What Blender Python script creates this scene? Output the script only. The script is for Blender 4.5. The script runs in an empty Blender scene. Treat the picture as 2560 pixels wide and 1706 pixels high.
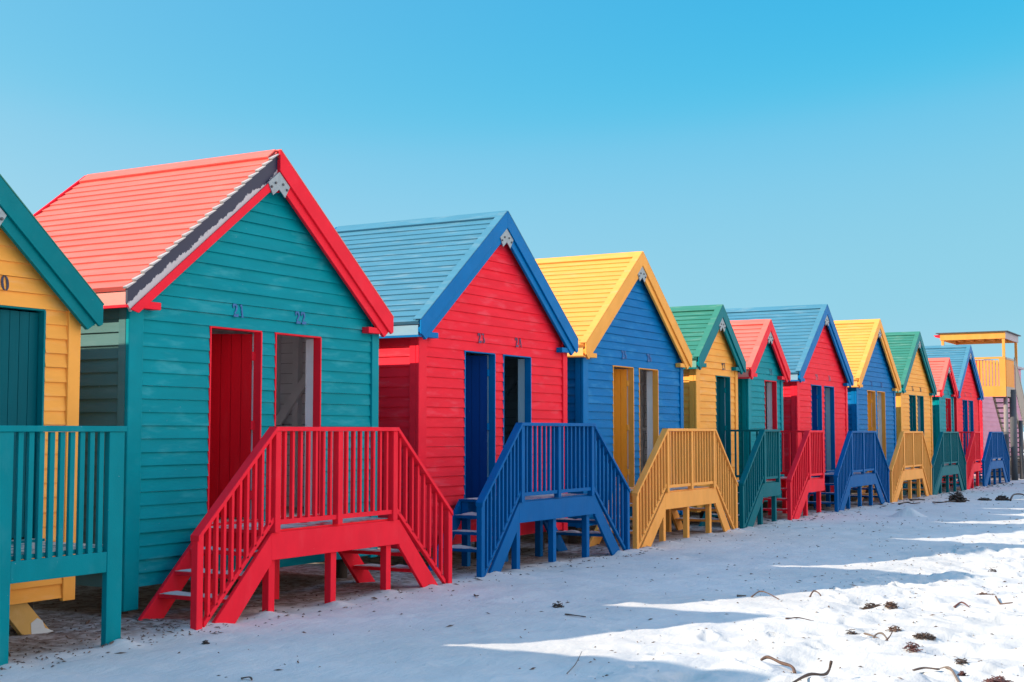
import bpy, bmesh, math, random
import numpy as np
from mathutils import Vector

random.seed(7)
rng = np.random.default_rng(11)
R = math.radians
scene = bpy.context.scene
COL = scene.collection

# ------------------------------------------------------------------ camera
CAM_YAW, CAM_PITCH, CAM_H = 29.693, 3.864, 1.77
cam_data = bpy.data.cameras.new("camera")
cam_data.sensor_width = 36.0
cam_data.lens = 46.91
cam_data.clip_start = 0.1
cam_data.clip_end = 8000
cam = bpy.data.objects.new("camera", cam_data)
COL.objects.link(cam)
cam.location = (0, 0, CAM_H)
cam.rotation_euler = (R(90 + CAM_PITCH), 0, R(CAM_YAW - 90))
scene.camera = cam

# ------------------------------------------------------------------ light
SUN_EL = 29.4
SUN_DIR = Vector((-0.690, 0.724, 0)).normalized() * math.cos(R(SUN_EL)) + Vector((0, 0, math.sin(R(SUN_EL))))
sun_data = bpy.data.lights.new("sun", 'SUN')
sun_data.energy = 2.0
sun_data.angle = R(0.53)
sun_data.color = (1.0, 0.85, 0.67)
sun = bpy.data.objects.new("sun", sun_data)
COL.objects.link(sun)
sun.location = SUN_DIR * 60
sun.rotation_euler = SUN_DIR.to_track_quat('Z', 'Y').to_euler()

world = bpy.data.worlds.new("World")
scene.world = world
world.use_nodes = True
wn, wl = world.node_tree.nodes, world.node_tree.links
wn.clear()
w_out = wn.new('ShaderNodeOutputWorld')
w_bg = wn.new('ShaderNodeBackground')
w_sky = wn.new('ShaderNodeTexSky')
w_sky.sky_type = 'NISHITA'
w_sky.sun_disc = False
w_sky.sun_elevation = R(SUN_EL)
w_sky.sun_rotation = math.atan2(SUN_DIR.x, SUN_DIR.y)
w_sky.altitude = 0
w_sky.air_density = 1.0
w_sky.dust_density = 0.6
w_sky.ozone_density = 1.6
w_bg.inputs['Strength'].default_value = 0.13
# clear deep-blue air of the place: per channel response of the sky colour
w_sep = wn.new('ShaderNodeSeparateColor')
w_com = wn.new('ShaderNodeCombineColor')
wl.new(w_sky.outputs['Color'], w_sep.inputs[0])
SKY_S = 0.13
EXPO = 1.85
SKY_CURVES = (((0, 0), (.12, .006), (.229, .018), (.29, .050), (.36, .070), (.594, .093), (1, .15)),
              ((0, 0), (.20, .10), (.36, .150), (.45, .172), (.60, .187), (.76, .195), (1, .22)),
              ((0, 0), (.38, .22), (.55, .243), (.62, .247), (.76, .241), (1, .25)))
for ch, pts in enumerate(SKY_CURVES):
    pre = wn.new('ShaderNodeMath'); pre.operation = 'MULTIPLY'
    pre.inputs[1].default_value = SKY_S
    fc = wn.new('ShaderNodeFloatCurve')
    cv = fc.mapping.curves[0]
    cv.points[0].location = pts[0]
    cv.points[1].location = (pts[-1][0], pts[-1][1] * 4)
    for p in pts[1:-1]:
        cv.points.new(p[0], p[1] * 4)
    fc.mapping.update()
    mu = wn.new('ShaderNodeMath'); mu.operation = 'MULTIPLY'
    mu.inputs[1].default_value = 3.364 / 2 ** EXPO / (4 * SKY_S)
    wl.new(w_sep.outputs[ch], pre.inputs[0]); wl.new(pre.outputs[0], fc.inputs['Value'])
    wl.new(fc.outputs[0], mu.inputs[0]); wl.new(mu.outputs[0], w_com.inputs[ch])
# blue glow added to the upper sky, above the view, lifting shaded sand
w_tc = wn.new('ShaderNodeTexCoord')
w_xyz = wn.new('ShaderNodeSeparateXYZ')
w_mr = wn.new('ShaderNodeMapRange')
w_mr.interpolation_type = 'SMOOTHSTEP'
w_mr.inputs[1].default_value, w_mr.inputs[2].default_value = 0.38, 0.75
w_add = wn.new('ShaderNodeMix')
w_add.data_type = 'RGBA'
w_add.blend_type = 'ADD'
w_add.inputs[7].default_value = (0.0, 0.052 / SKY_S, 0.112 / SKY_S, 1)
wl.new(w_tc.outputs['Generated'], w_xyz.inputs[0])
wl.new(w_xyz.outputs[2], w_mr.inputs[0])
wl.new(w_mr.outputs[0], w_add.inputs[0])
wl.new(w_com.outputs[0], w_add.inputs[6])
# warm glow added behind the camera to brighten the shaded hut fronts
w_dot = wn.new('ShaderNodeVectorMath')
w_dot.operation = 'DOT_PRODUCT'
w_dot.inputs[1].default_value = (0.45, -0.88, 0.15)
w_mr2 = wn.new('ShaderNodeMapRange')
w_mr2.interpolation_type = 'SMOOTHSTEP'
w_mr2.inputs[1].default_value, w_mr2.inputs[2].default_value = 0.37, 0.97
w_add2 = wn.new('ShaderNodeMix')
w_add2.data_type = 'RGBA'
w_add2.blend_type = 'ADD'
w_add2.inputs[7].default_value = (0.53 / SKY_S, 0.345 / SKY_S, 0.235 / SKY_S, 1)
wl.new(w_tc.outputs['Generated'], w_dot.inputs[0])
wl.new(w_dot.outputs['Value'], w_mr2.inputs[0])
wl.new(w_mr2.outputs[0], w_add2.inputs[0])
wl.new(w_add.outputs[2], w_add2.inputs[6])
# paler air on the sun's side of the sky
w_dot3 = wn.new('ShaderNodeVectorMath')
w_dot3.operation = 'DOT_PRODUCT'
w_dot3.inputs[1].default_value = (-0.69, 0.724, 0.0)
w_mr3 = wn.new('ShaderNodeMapRange')
w_mr3.interpolation_type = 'SMOOTHSTEP'
w_mr3.inputs[1].default_value, w_mr3.inputs[2].default_value = -0.65, 0.75
w_add3 = wn.new('ShaderNodeMix')
w_add3.data_type = 'RGBA'
w_add3.blend_type = 'ADD'
w_add3.inputs[7].default_value = (0.055 / SKY_S, 0.030 / SKY_S, 0.006 / SKY_S, 1)
wl.new(w_tc.outputs['Generated'], w_dot3.inputs[0])
wl.new(w_dot3.outputs['Value'], w_mr3.inputs[0])
wl.new(w_mr3.outputs[0], w_add3.inputs[0])
wl.new(w_add2.outputs[2], w_add3.inputs[6])
wl.new(w_add3.outputs[2], w_bg.inputs['Color'])
wl.new(w_bg.outputs['Background'], w_out.inputs['Surface'])

scene.view_settings.view_transform = 'Standard'
scene.view_settings.look = 'None'
scene.view_settings.exposure = EXPO
scene.view_settings.gamma = 1.0
scene.view_settings.use_curve_mapping = False
scene.cycles.max_bounces = 8
scene.cycles.diffuse_bounces = 5

# ------------------------------------------------------------------ helpers
class MB:
    def __init__(self):
        self.v, self.f = [], []

    def add(self, vs, fs):
        n = len(self.v)
        self.v += [tuple(p) for p in vs]
        self.f += [tuple(i + n for i in f) for f in fs]

    def box(self, x0, x1, y0, y1, z0, z1):
        self.add([(x0, y0, z0), (x1, y0, z0), (x1, y1, z0), (x0, y1, z0),
                  (x0, y0, z1), (x1, y0, z1), (x1, y1, z1), (x0, y1, z1)],
                 [(0, 3, 2, 1), (4, 5, 6, 7), (0, 1, 5, 4), (1, 2, 6, 5), (2, 3, 7, 6), (3, 0, 4, 7)])
        return self

    def prism(self, poly, y0, y1):          # polygon in x,z pushed along y
        n = len(poly)
        self.add([(x, y0, z) for x, z in poly] + [(x, y1, z) for x, z in poly],
                 [tuple(range(n)), tuple(range(2 * n - 1, n - 1, -1))] +
                 [(i, i + n, (i + 1) % n + n, (i + 1) % n) for i in range(n)])
        return self

    def prism_x(self, poly, x0, x1):        # polygon in y,z pushed along x
        n = len(poly)
        self.add([(x0, y, z) for y, z in poly] + [(x1, y, z) for y, z in poly],
                 [tuple(range(n)), tuple(range(2 * n - 1, n - 1, -1))] +
                 [(i, i + n, (i + 1) % n + n, (i + 1) % n) for i in range(n)])
        return self

    def tube(self, pts, rad, n=8, squash=1.0):
        pts = [Vector(p) for p in pts]
        m = len(pts)
        rr = rad if isinstance(rad, (list, tuple)) else [rad] * m
        vs = []
        for i, p in enumerate(pts):
            t = (pts[min(i + 1, m - 1)] - pts[max(i - 1, 0)]).normalized()
            a = t.cross(Vector((0, 0, 1)))
            if a.length < 1e-3:
                a = Vector((1, 0, 0))
            a.normalize()
            b = a.cross(t).normalized()
            for k in range(n):
                an = 2 * math.pi * k / n
                vs.append(p + a * (rr[i] * math.cos(an)) + b * (rr[i] * squash * math.sin(an)))
        fs = []
        for i in range(m - 1):
            for k in range(n):
                fs.append((i * n + k, i * n + (k + 1) % n, (i + 1) * n + (k + 1) % n, (i + 1) * n + k))
        fs.append(tuple(range(n - 1, -1, -1)))
        fs.append(tuple((m - 1) * n + k for k in range(n)))
        self.add(vs, fs)
        return self

    def build(self, name, mat, parent=None, bevel=0.0, smooth=False):
        me = bpy.data.meshes.new(name)
        me.from_pydata(self.v, [], self.f)
        bm = bmesh.new()
        bm.from_mesh(me)
        bmesh.ops.recalc_face_normals(bm, faces=bm.faces)
        bm.to_mesh(me)
        bm.free()
        if smooth:
            for p in me.polygons:
                p.use_smooth = True
        me.materials.append(mat)
        o = bpy.data.objects.new(name, me)
        COL.objects.link(o)
        if parent:
            o.parent = parent
        if bevel:
            b = o.modifiers.new("bevel", 'BEVEL')
            b.width = bevel
            b.segments = 2
            b.limit_method = 'ANGLE'
        return o


def thing(name, label, cat, loc=(0, 0, 0), group=None):
    o = bpy.data.objects.new(name, None)
    COL.objects.link(o)
    o.empty_display_size = 0.2
    o.location = loc
    o['label'] = label
    o['category'] = cat
    if group:
        o['group'] = group
    return o


def tag(o, label=None, cat=None, group=None, kind=None):
    for k, val in (('label', label), ('category', cat), ('group', group), ('kind', kind)):
        if val:
            o[k] = val
    return o


# ------------------------------------------------------------------ materials
def nodes_of(name):
    m = bpy.data.materials.new(name)
    m.use_nodes = True
    n, l = m.node_tree.nodes, m.node_tree.links
    n.clear()
    out = n.new('ShaderNodeOutputMaterial')
    b = n.new('ShaderNodeBsdfPrincipled')
    l.new(b.outputs[0], out.inputs[0])
    return m, n, l, b


def math_node(n, l, op, a, b=None, c=None, clamp=False):
    m = n.new('ShaderNodeMath')
    m.operation = op
    m.use_clamp = clamp
    for i, v in enumerate((a, b, c)):
        if v is None:
            continue
        if isinstance(v, (int, float)):
            m.inputs[i].default_value = v
        else:
            l.new(v, m.inputs[i])
    return m.outputs[0]


def mix_col(n, l, fac, a, b, mode='MIX'):
    m = n.new('ShaderNodeMix')
    m.data_type = 'RGBA'
    m.blend_type = mode
    for sock, v in ((m.inputs[0], fac), (m.inputs[6], a), (m.inputs[7], b)):
        if isinstance(v, (int, float)):
            sock.default_value = v
        elif isinstance(v, tuple):
            sock.default_value = (v[0], v[1], v[2], 1)
        else:
            l.new(v, sock)
    return m.outputs[2]


def obj_vec(n, l, scale, jitter=True):
    tc = n.new('ShaderNodeTexCoord')
    mp = n.new('ShaderNodeMapping')
    mp.inputs['Scale'].default_value = scale
    if jitter:
        oi = n.new('ShaderNodeObjectInfo')
        add = n.new('ShaderNodeVectorMath')
        add.operation = 'ADD'
        mu = math_node(n, l, 'MULTIPLY', oi.outputs['Random'], 37.0)
        cx = n.new('ShaderNodeCombineXYZ')
        l.new(mu, cx.inputs[0]); l.new(mu, cx.inputs[1]); l.new(mu, cx.inputs[2])
        l.new(tc.outputs['Object'], add.inputs[0]); l.new(cx.outputs[0], add.inputs[1])
        l.new(add.outputs[0], mp.inputs[0])
    else:
        l.new(tc.outputs['Object'], mp.inputs[0])
    return mp.outputs[0]


def noise(n, l, vec, scale, detail=3.0, rough=0.55):
    t = n.new('ShaderNodeTexNoise')
    t.inputs['Scale'].default_value = scale
    t.inputs['Detail'].default_value = detail
    t.inputs['Roughness'].default_value = rough
    l.new(vec, t.inputs['Vector'])
    return t.outputs['Fac']


def ramp(n, l, fac, lo, hi):
    m = n.new('ShaderNodeMapRange')
    m.inputs[1].default_value = lo
    m.inputs[2].default_value = hi
    m.interpolation_type = 'SMOOTHSTEP'
    l.new(fac, m.inputs[0])
    return m.outputs[0]


def paint(name, rgb, rough=0.5, fade=0.35, stretch=(1, 1, 3), sandy=False, pale=None, grain=(6, 6, 60), spec=0.05):
    """brushed outdoor gloss paint: uneven coat, chalky streaks, chips, wood grain bump"""
    m, n, l, b = nodes_of(name)
    lum = 0.3 * rgb[0] + 0.5 * rgb[1] + 0.2 * rgb[2]
    if pale is None:
        pale = tuple(min(1, c * 0.95 + 0.030 + lum * 0.10) for c in rgb)
    dark = tuple(c * 0.90 for c in rgb)
    v = obj_vec(n, l, stretch)
    f1 = noise(n, l, v, 1.7, 4)
    f2 = noise(n, l, v, 2.6, 4, 0.55)
    c = mix_col(n, l, ramp(n, l, f1, 0.32, 0.68), dark, rgb)
    chalk = math_node(n, l, 'MULTIPLY', ramp(n, l, f2, 0.50, 0.78), fade)
    c = mix_col(n, l, chalk, c, pale)
    v2 = obj_vec(n, l, (1, 1, 1))
    chips = ramp(n, l, noise(n, l, v2, 42, 2), 0.765, 0.785)
    chips = math_node(n, l, 'MULTIPLY', chips, 0.55)
    c = mix_col(n, l, chips, c, tuple(min(1, x * 0.4 + 0.35) for x in rgb))
    vg = obj_vec(n, l, grain)
    g = noise(n, l, vg, 2.2, 4, 0.6)
    if sandy:
        geo = n.new('ShaderNodeNewGeometry')
        sx = n.new('ShaderNodeSeparateXYZ')
        l.new(geo.outputs['Normal'], sx.inputs[0])
        up = ramp(n, l, sx.outputs[2], 0.8, 0.95)
        dust = ramp(n, l, noise(n, l, v2, 5.5, 4, 0.65), 0.40, 0.55)
        c = mix_col(n, l, math_node(n, l, 'MULTIPLY', up, dust), c, (0.66, 0.62, 0.56))
    l.new(c, b.inputs['Base Color'])
    rr = n.new('ShaderNodeMapRange')
    rr.inputs[3].default_value = rough - 0.10
    rr.inputs[4].default_value = rough + 0.20
    l.new(f2, rr.inputs[0])
    l.new(rr.outputs[0], b.inputs['Roughness'])
    b.inputs['Specular IOR Level'].default_value = spec
    bp = n.new('ShaderNodeBump')
    bp.inputs['Strength'].default_value = 0.22
    bp.inputs['Distance'].default_value = 0.006
    l.new(g, bp.inputs['Height'])
    l.new(bp.outputs[0], b.inputs['Normal'])
    return m


PAINT = {'teal': (0.0, 0.265, 0.310), 'red': (0.93, 0.022, 0.045), 'blue': (0.0, 0.165, 0.43),
         'yellow': (0.95, 0.42, 0.08), 'green': (0.0, 0.190, 0.215)}
ROOF = {'red': (0.88, 0.175, 0.14), 'blue': (0.075, 0.235, 0.34), 'yellow': (0.92, 0.41, 0.095),
        'green': (0.05, 0.23, 0.175)}
RAIL = {'teal': (0.0, 0.225, 0.26), 'red': (0.93, 0.020, 0.042), 'blue': (0.0, 0.115, 0.34),
        'yellow': (0.95, 0.41, 0.09), 'green': (0.0, 0.145, 0.17)}
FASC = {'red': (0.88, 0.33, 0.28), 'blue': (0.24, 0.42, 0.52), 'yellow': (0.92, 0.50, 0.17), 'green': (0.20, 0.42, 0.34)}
ROOFPALE = {'red': (0.85, 0.22, 0.18), 'blue': (0.16, 0.29, 0.36), 'yellow': (0.88, 0.42, 0.16),
            'green': (0.13, 0.28, 0.22)}
WALLPALE = {'teal': (0.06, 0.37, 0.41), 'red': (0.90, 0.11, 0.14), 'blue': (0.05, 0.26, 0.50),
            'yellow': (0.90, 0.50, 0.22), 'green': (0.05, 0.27, 0.29)}
DOORC = {'red': (0.60, 0.004, 0.012), 'blue': (0.0, 0.035, 0.19), 'yellow': (0.90, 0.30, 0.025),
         'green': (0.0, 0.10, 0.125), 'teal': (0.0, 0.12, 0.15)}
HZ = (0.35, 1, 3.2)          # streaks that run along a front wall's boards
WALL = {k: paint('wall paint ' + k, c, 0.5, 0.55, (0.9, 0.9, 4.0), grain=(5, 5, 70), pale=WALLPALE[k]) for k, c in PAINT.items()}
TRIM = {k: paint('trim paint ' + k, c, 0.42, 0.20, (1.5, 1.5, 1.5), grain=(30, 30, 30)) for k, c in PAINT.items()}
RAILM = {k: paint('rail paint ' + k, c, 0.45, 0.25, (2, 2, 1.0), grain=(30, 30, 30)) for k, c in RAIL.items()}
STEP = {k: paint('step paint ' + k, c, 0.45, 0.30, (2, 2, 2), sandy=True, grain=(25, 25, 25)) for k, c in RAIL.items()}
ROOFM = {k: paint('roof paint ' + k, c, 0.45, 0.9, (4.0, 0.7, 4.0), grain=(70, 5, 70), pale=ROOFPALE[k]) for k, c in ROOF.items()}
FASCM = {k: paint('sunlit fascia paint ' + k, c, 0.45, 0.4, (2, 0.6, 2)) for k, c in FASC.items()}  # sun on the left fascias put into their paint as a paler colour
DOORM = {k: paint('door paint ' + k, c, 0.4, 0.12, (4, 4, 0.6), grain=(60, 60, 5)) for k, c in DOORC.items()}
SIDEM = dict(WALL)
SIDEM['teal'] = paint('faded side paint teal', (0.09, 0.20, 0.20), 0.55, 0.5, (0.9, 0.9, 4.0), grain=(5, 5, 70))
WHITE = paint('inside paint white', (0.84, 0.83, 0.84), 0.5, 0.2, (1, 1, 2))
SLATE = paint('inside paint slate', (0.20, 0.26, 0.30), 0.5, 0.2, (1, 1, 2))
PALEBLUE = paint('stud paint pale blue', (0.45, 0.60, 0.70), 0.45, 0.15, (1, 1, 1))
PINK = paint('wall paint pink', (0.62, 0.30, 0.40), 0.6, 0.5, (0.5, 0.5, 2.5), grain=(5, 5, 60))
LAVENDER = paint('coping paint', (0.42, 0.38, 0.40), 0.6, 0.3)
EDGEWHITE = paint('bare edge white', (0.50, 0.46, 0.45), 0.6, 0.3, (3, 3, 3))
TOWERY = paint('tower paint yellow', (0.85, 0.35, 0.075), 0.45, 0.25, (2, 2, 0.7))
GREYWOOD = paint('weathered board', (0.44, 0.37, 0.30), 0.75, 0.5, (4, 4, 0.6), grain=(60, 60, 5), spec=0.2)
POLE = paint('tarred pole', (0.10, 0.105, 0.115), 0.75, 0.5, (3, 3, 0.7), grain=(50, 50, 5), spec=0.2)
POLEPALE = paint('pale pole', (0.30, 0.27, 0.26), 0.75, 0.4, (3, 3, 0.7), grain=(50, 50, 5), spec=0.2)
STILT = paint('stilt wood', (0.07, 0.055, 0.045), 0.8, 0.5, (4, 4, 0.8), grain=(50, 50, 5), spec=0.2)


def ink(name, rgb, wear=0.5):
    m, n, l, b = nodes_of(name)
    v = obj_vec(n, l, (1, 1, 1))
    f = ramp(n, l, noise(n, l, v, 30, 3), 0.4, 0.75)
    c = mix_col(n, l, math_node(n, l, 'MULTIPLY', f, wear), rgb, tuple(min(1, x * 2 + 0.04) for x in rgb))
    l.new(c, b.inputs['Base Color'])
    b.inputs['Roughness'].default_value = 0.6
    return m


INK = {'navy': ink('stencil ink navy', (0.012, 0.02, 0.055)), 'blue': ink('stencil ink blue', (0.004, 0.10, 0.28)),
       'plum': ink('stencil ink plum', (0.075, 0.03, 0.10)), 'deep': ink('stencil ink deep blue', (0.004, 0.085, 0.27), 0.7),
       'faint': ink('stencil ink worn', (0.42, 0.10, 0.16), 0.7), 'tealfaint': ink('stencil ink teal', (0.006, 0.17, 0.22), 0.7)}

# galvanised plate
GALV, n, l, b = nodes_of('galvanised steel')
v = obj_vec(n, l, (1, 1, 1))
c = mix_col(n, l, noise(n, l, v, 22, 3), (0.17, 0.22, 0.25), (0.33, 0.40, 0.43))
l.new(c, b.inputs['Base Color'])
b.inputs['Metallic'].default_value = 0.35
b.inputs['Roughness'].default_value = 0.5
BOLT, n, l, b = nodes_of('bolt steel')
v = obj_vec(n, l, (1, 1, 1))
l.new(mix_col(n, l, noise(n, l, v, 40, 2), (0.05, 0.055, 0.065), (0.13, 0.13, 0.14)), b.inputs['Base Color'])
b.inputs['Metallic'].default_value = 0.6
b.inputs['Roughness'].default_value = 0.5


def bitumen(slope):
    """navy sealer brushed over a grey primed board, ragged lower edge"""
    m, n, l, b = nodes_of('sealed board')
    tc = n.new('ShaderNodeTexCoord')
    sx = n.new('ShaderNodeSeparateXYZ')
    l.new(tc.outputs['Object'], sx.inputs[0])
    ax = math_node(n, l, 'ABSOLUTE', sx.outputs[0])
    d = math_node(n, l, 'MULTIPLY_ADD', ax, slope - 0.030, sx.outputs[2])
    mp = n.new('ShaderNodeMapping')
    mp.inputs['Rotation'].default_value = (0, R(38), 0)
    mp.inputs['Scale'].default_value = (1, 1, 0.8)
    l.new(tc.outputs['Object'], mp.inputs[0])
    big = noise(n, l, mp.outputs[0], 4.5, 3)
    fin = noise(n, l, mp.outputs[0], 34, 3, 0.7)
    d = math_node(n, l, 'MULTIPLY_ADD', big, 0.22, d)
    d = math_node(n, l, 'MULTIPLY_ADD', fin, 0.09, d)
    return m, n, l, b, d


# sand
def sand_mat(name, with_dirt_shade):
    m, n, l, b = nodes_of(name)
    tc = n.new('ShaderNodeTexCoord')
    v = tc.outputs['Object']
    big = noise(n, l, v, 0.55, 4)
    mid = noise(n, l, v, 5.0, 5, 0.6)
    c = mix_col(n, l, ramp(n, l, big, 0.3, 0.7), (0.565, 0.555, 0.535), (0.635, 0.62, 0.60))
    c = mix_col(n, l, math_node(n, l, 'MULTIPLY', ramp(n, l, mid, 0.50, 0.78), 0.35), c, (0.60, 0.55, 0.50))
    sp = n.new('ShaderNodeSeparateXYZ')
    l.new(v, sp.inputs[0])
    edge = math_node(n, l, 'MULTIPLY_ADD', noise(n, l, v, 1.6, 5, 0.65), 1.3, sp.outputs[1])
    dirt_shade = ramp(n, l, edge, 9.35, 10.0)  # kelp dirt plus the under-hut shade, put into the sand colour
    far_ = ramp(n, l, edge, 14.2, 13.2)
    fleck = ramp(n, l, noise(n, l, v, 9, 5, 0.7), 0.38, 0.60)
    dirt_shade = math_node(n, l, 'MULTIPLY', dirt_shade, far_)
    dirt_shade = math_node(n, l, 'MULTIPLY', dirt_shade, math_node(n, l, 'MULTIPLY_ADD', fleck, 0.5, 0.5))
    if with_dirt_shade:
        c = mix_col(n, l, dirt_shade, c, (0.20, 0.155, 0.13))
    spk = ramp(n, l, noise(n, l, v, 70, 2, 0.5), 0.735, 0.77)
    c = mix_col(n, l, math_node(n, l, 'MULTIPLY', spk, 0.55), c, (0.16, 0.12, 0.10))
    l.new(c, b.inputs['Base Color'])
    b.inputs['Roughness'].default_value = 0.95
    b.inputs['Specular IOR Level'].default_value = 0.1
    mp = n.new('ShaderNodeMapping')
    mp.inputs['Rotation'].default_value = (0, 0, R(20))
    mp.inputs['Scale'].default_value = (1, 2.6, 1)
    l.new(v, mp.inputs[0])
    h1 = noise(n, l, mp.outputs[0], 7, 5, 0.6)
    h2 = noise(n, l, v, 160, 2)
    h = math_node(n, l, 'MULTIPLY_ADD', h2, 0.12, h1)
    bp = n.new('ShaderNodeBump')
    bp.inputs['Strength'].default_value = 0.45
    bp.inputs['Distance'].default_value = 0.03
    l.new(h, bp.inputs['Height'])
    l.new(bp.outputs[0], b.inputs['Normal'])
    return m


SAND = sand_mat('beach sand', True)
SAND_BLOWN = sand_mat('blown sand', False)


def weed_mat(name, a, c2, scale=30):
    m, n, l, b = nodes_of(name)
    v = obj_vec(n, l, (1, 1, 1))
    l.new(mix_col(n, l, noise(n, l, v, scale, 3), a, c2), b.inputs['Base Color'])
    b.inputs['Roughness'].default_value = 0.65
    return m


KELP = weed_mat('dry kelp', (0.02, 0.016, 0.014), (0.10, 0.055, 0.035))
KELPBROWN = weed_mat('brown kelp', (0.06, 0.03, 0.02), (0.17, 0.095, 0.065))
KELPRED = weed_mat('red weed', (0.06, 0.018, 0.018), (0.15, 0.055, 0.045))
DRIFT = weed_mat('driftwood', (0.09, 0.065, 0.05), (0.24, 0.18, 0.145), 18)
LITTER = weed_mat('beach litter', (0.02, 0.016, 0.013), (0.17, 0.095, 0.06), 3)

# ------------------------------------------------------------------ layout (metres, camera above the origin)
W_BIG, W_SMALL = 4.185, 2.256
EAVE = 0.18
HUT_D = 2.78
BOARD = 0.134
# x centre, front y, dz, big?, wall, roof, doors, ...
HUTS = [
    dict(x=3.62, y=9.90, dz=0.0, big=1, wall='blue', roof='yellow', nums=[('18', 'deep'), ('19', 'deep')],
         label='blue hut out of the frame to the left, whose shadow falls across the front sand', inside='white', stud='pale'),
    dict(x=7.81, y=9.90, dz=-0.18, big=0, wall='yellow', roof='green', nums=[('20', 'navy')],
         label='yellow hut with dark green trim, cut by the left edge of the picture', door='closed', inside='slate', nshift=-0.14),
    dict(x=11.757, y=9.92, dz=0.03, big=1, wall='teal', roof='red', nums=[('21', 'blue'), ('22', 'blue')],
         label='big teal hut with red roof and a bare navy and white gable edge', bare=True, inside='white', stud='pale'),
    dict(x=16.820, y=9.838, dz=0.046, big=1, wall='red', roof='blue', nums=[('23', 'plum'), ('24', 'plum')],
         label='big red hut with blue roof, numbered 23 and 24, behind the nearest blue steps', inside='slate', stud='pale'),
    dict(x=21.640, y=9.833, dz=0.011, big=1, wall='blue', roof='yellow', nums=[('25', 'deep'), ('26', 'deep')],
         label='nearest blue hut with yellow roof and orange doors', inside='white', stud='pale'),
    dict(x=25.609, y=9.838, dz=0.051, big=0, wall='yellow', roof='green', nums=[('27', 'navy')],
         label='narrow yellow hut with green roof and one dark door, numbered 27', inside='slate'),
    dict(x=28.482, y=9.802, dz=-0.040, big=0, wall='teal', roof='red', nums=[('28', 'tealfaint')],
         label='narrow teal hut with red roof beside the yellow hut numbered 27', inside='white', stud='pale', open1=True),
    dict(x=32.642, y=9.746, dz=-0.024, big=1, wall='red', roof='blue', nums=[('29', 'faint'), ('30', 'faint')],
         label='red hut with long blue roof standing right of the narrow teal hut', inside='slate', stud='pale'),
    dict(x=37.841, y=9.764, dz=-0.014, big=1, wall='blue', roof='yellow', nums=[('31', 'deep'), ('32', 'deep')],
         label='farther and smaller looking of the two blue huts with yellow roofs', inside='white', stud='pale'),
    dict(x=43.058, y=9.840, dz=-0.028, big=1, wall='yellow', roof='green', nums=[('33', 'navy'), ('34', 'navy')],
         label='far yellow hut with green roof and two dark doors', inside='slate', stud='pale'),
    dict(x=47.102, y=9.771, dz=-0.011, big=0, wall='teal', roof='red', nums=[('35', 'tealfaint')],
         label='farthest teal hut, narrow with a red roof, near the end of the row', inside='slate'),
    dict(x=50.723, y=9.742, dz=-0.018, big=1, wall='red', roof='blue', nums=[('36', 'faint'), ('37', 'faint')],
         label='last red hut with blue roof, next to the yellow tower', inside='slate', stud='pale'),
]


# ------------------------------------------------------------------ sand surface
def vnoise(x, y, s, seed):
    xs, ys = x / s, y / s
    xi, yi = np.floor(xs).astype(np.int64), np.floor(ys).astype(np.int64)
    fx, fy = xs - xi, ys - yi
    fx, fy = fx * fx * (3 - 2 * fx), fy * fy * (3 - 2 * fy)

    def h(a, b):
        k = (a * 374761393 + b * 668265263 + seed * 974711) & 0x7fffffff
        k = ((k ^ (k >> 13)) * 1274126177) & 0x7fffffff
        return ((k ^ (k >> 16)) & 0xffff) / 65535.0
    return (h(xi, yi) * (1 - fx) + h(xi + 1, yi) * fx) * (1 - fy) + (h(xi, yi + 1) * (1 - fx) + h(xi + 1, yi + 1) * fx) * fy


PITS = []
prs = random.Random(5)
for _ in range(330):
    px, py = prs.uniform(7, 22), prs.uniform(0.3, 4.6)
    PITS.append((px, py, prs.uniform(0.05, 0.11), prs.uniform(0.02, 0.06), prs.uniform(0, 3.14)))
for _ in range(60):
    PITS.append((prs.uniform(8, 30), prs.uniform(4.3, 7.6), prs.uniform(0.06, 0.12), prs.uniform(0.004, 0.014), prs.uniform(0, 3.14)))
FEET = []          # sand heaped round post feet, filled below


def sand_z(x, y):
    x, y = np.asarray(x, float), np.asarray(y, float)
    z = -0.075 + 0.05 * (vnoise(x, y, 3.7, 1) - 0.5) + 0.0 * x
    z = z - 0.09 * np.clip((x - 30) / 20, 0, 1)
    rough = 1 - 0.72 * np.clip((y - 3.6) / 1.6, 0, 1)
    near = np.clip((60 - np.hypot(x, y)) / 30, 0, 1)
    z = z + near * rough * (0.060 * (vnoise(x, y, 0.62, 2) - 0.5) + 0.100 * (vnoise(x + 0.3 * y, y, 0.30, 3) - 0.5)
                     + 0.030 * (vnoise(x, y, 0.13, 4) - 0.5))
    for px, py, r, d, a in PITS:
        k = np.nonzero((np.abs(x - px) < 4 * r) & (np.abs(y - py) < 4 * r))[0]
        if len(k) == 0:
            continue
        dx, dy = x[k] - px, y[k] - py
        u = dx * math.cos(a) + dy * math.sin(a)
        w = (-dx * math.sin(a) + dy * math.cos(a)) * 1.7
        q = (u * u + w * w) / (r * r)
        z[k] += -d * np.exp(-q) + 0.45 * d * np.exp(-(np.sqrt(q) - 1.7) ** 2 * 3)
    for px, py, r, d in FEET:
        k = np.nonzero((np.abs(x - px) < 3 * r) & (np.abs(y - py) < 3 * r))[0]
        z[k] += d * np.exp(-((x[k] - px) ** 2 + (y[k] - py) ** 2) / (r * r))
    return z


def sz(x, y):
    return float(sand_z(np.array([x]), np.array([y]))[0])


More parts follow.
